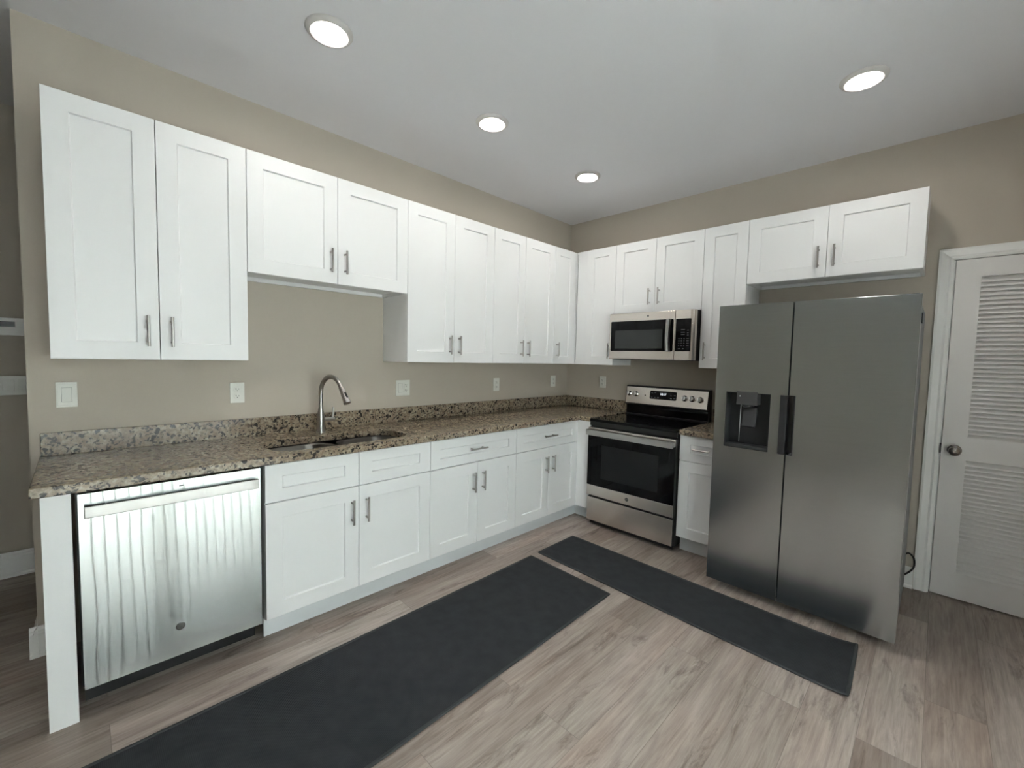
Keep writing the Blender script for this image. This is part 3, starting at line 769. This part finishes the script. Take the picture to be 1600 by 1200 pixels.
def rocker(root, cx, frame=True, y=-.006, w=.033, h=.067):
    if frame:
        fr = slab_holes(BM(), cx-w/2-.0012, cx+w/2+.0012, -h/2-.0012, h/2+.0012, y-.0003, y+.001, [(cx-w/2, cx+w/2, -h/2, h/2)], lambda a, b, d: Vector((a, d, b)))
        obj('rocker_gap', fr, new_mat('gap_shadow', (.25,.25,.24), .6), root)
    bm = BM(); prism(bm, [(y+.001, -h/2), (y-.006, -h/2), (y-.0015, 0), (y-.0005, h/2), (y+.001, h/2)], lambda q, hh: Vector((hh, q[0], q[1])), cx-w/2, cx+w/2)
    obj('rocker', bm, WPLAS, root, .0006, 1)
def wall_outlet(loc, rz, label):
    t = thing('wall_outlet', label, 'outlet', loc, rz, 'white duplex wall outlets'); plate(t, .072); outlet_parts(t, 0)
def decora_outlet(loc, rz, label):
    t = thing('wall_outlet', label, 'outlet', loc, rz, 'white duplex wall outlets'); plate(t, .074)
    obj('insert', bx(-.0165, .0165, -.005, -.0085, -.0335, .0335), WPLAS, t, .001, 1); outlet_parts(t, 0, 0, -.0072)
wall_outlet((-3.0700, 0, 1.1675), 0, 'white duplex outlet on the wall between the tall end cabinet and the faucet')
decora_outlet((-1.043, 0, 1.158), 0, 'white outlet on the sink wall below the cabinet pair second from the corner')
decora_outlet((-.236, 0, 1.172), 0, 'white outlet on the sink wall tight to the corner')
decora_outlet((0, -.4535, 1.181), RZ, 'white outlet on the stove wall left of the stove')
s = thing('light_switch', 'wide white rocker switch plate near the open end of the sink wall', 'switch', (-3.747, 0, 1.187))
plate(s, .070, .115)
fr = BM(); prism(fr, rrect(-.030, .030, -.049, .049, .003, 3), lambda q, h: Vector((q[0], h, q[1])), -.005, -.010); obj('bezel', fr, WPLAS, s, .001, 1)
rocker(s, 0, True, -.010, .032, .064)
s = thing('switch_outlet_plate', 'white double plate holding a rocker switch and an outlet, right of the faucet', 'switch', (-1.999, 0, 1.160))
plate(s, .117, .117); rocker(s, -.023)
obj('insert', bx(.0065, .0395, -.005, -.0085, -.0335, .0335), WPLAS, s, .001, 1); outlet_parts(s, .023, 0, -.0072)
s = thing('thermostat', 'white thermostat with dark screen on the hallway wall', 'thermostat', (-4.005, YH, 1.520))
obj('housing', bx(-.075, .082, -.0003, -.026, -.052, .052), TRIM, s, .004); obj('screen', bx(-.022, .040, -.0255, -.0272, -.002, .030), SILL, s)
s = thing('switch_plate', 'white multi gang switch plate low on the hallway wall under the thermostat', 'switch', (-4.02, YH, 1.168))
plate(s, .21, .116)
for k in range(4): rocker(s, -.069+k*.046, k < 0)

# ------------------------------------------------------------------ rugs
def rug(name, corners, label, curl=None, nx=40, ny=12, th=.007):
    """corners: four floor points in order, edges bound with a roll; curl(u, v) lifts the surface"""
    c = [Vector((*p, 0)) for p in corners]
    def P(u, v): return (c[0]*(1-u) + c[1]*u)*(1-v) + (c[3]*(1-u) + c[2]*u)*v
    cen = P(.5, .5)
    lift = curl or (lambda u, v: Vector((0,0,0)))
    bm = BM()
    top = [[bm.verts.new(P(i/nx, j/ny) - cen + lift(i/nx, j/ny) + Vector((0,0,th))) for j in range(ny+1)] for i in range(nx+1)]
    bot = [[bm.verts.new(P(i/nx, j/ny) - cen + lift(i/nx, j/ny) + Vector((0,0,.0006))) for j in range(ny+1)] for i in range(nx+1)]
    for i in range(nx):
        for j in range(ny):
            bm.faces.new((top[i][j], top[i+1][j], top[i+1][j+1], top[i][j+1])).smooth = True
            bm.faces.new((bot[i][j], bot[i][j+1], bot[i+1][j+1], bot[i+1][j]))
    rt = [(i, 0) for i in range(nx)] + [(nx, j) for j in range(ny)] + [(i, ny) for i in range(nx, 0, -1)] + [(0, j) for j in range(ny, 0, -1)]
    n = len(rt)
    for k in range(n):
        a, b = rt[k], rt[(k+1)%n]
        bm.faces.new((top[a[0]][a[1]], bot[a[0]][a[1]], bot[b[0]][b[1]], top[b[0]][b[1]]))
    ring = [P(i/nx, j/ny) - cen + lift(i/nx, j/ny) + Vector((0,0,.0062)) for i, j in rt]
    r = obj(name, bm, RUG); r.location = cen; tag(r, label, 'rug', 'charcoal floor runners')
    e = BM(); seg = 8; R = []
    for k in range(n):
        d = (ring[(k+1)%n] - ring[k-1]).normalized(); u = Vector((d.y, -d.x, 0)).normalized(); w = Vector((0,0,1))
        R.append([e.verts.new(ring[k] + u*.0075*math.cos(2*PI*q/seg) + w*.0054*math.sin(2*PI*q/seg)) for q in range(seg)])
    for k in range(n):
        A, B = R[k], R[(k+1)%n]
        for q in range(seg): e.faces.new((A[q], A[(q+1)%seg], B[(q+1)%seg], B[q])).smooth = True
    obj('binding', e, RUGB, r)
rug('runner_rug', [(-3.95,-1.565), (-1.505,-1.520), (-1.484,-.871), (-3.95,-.905)], 'long charcoal woven rug lying parallel to the sink counter')
def curl2(u, v):
    # the far short end is rucked: one corner folded in and lifted a little
    e = max(0, (u-.93)/.07); s = e*e
    return Vector((0, 0, .004*math.sin(v*PI*1.0)*s + .010*s*max(0, 1-abs(v-.0)*4) + .016*s*max(0, (v-.75)*4)))
rug('runner_rug', [(-1.398,-.868), (-1.457,-2.648), (-1.020,-2.632), (-.986,-.863)], 'narrower charcoal rug lying along the stove and refrigerator', curl2, 60, 14)
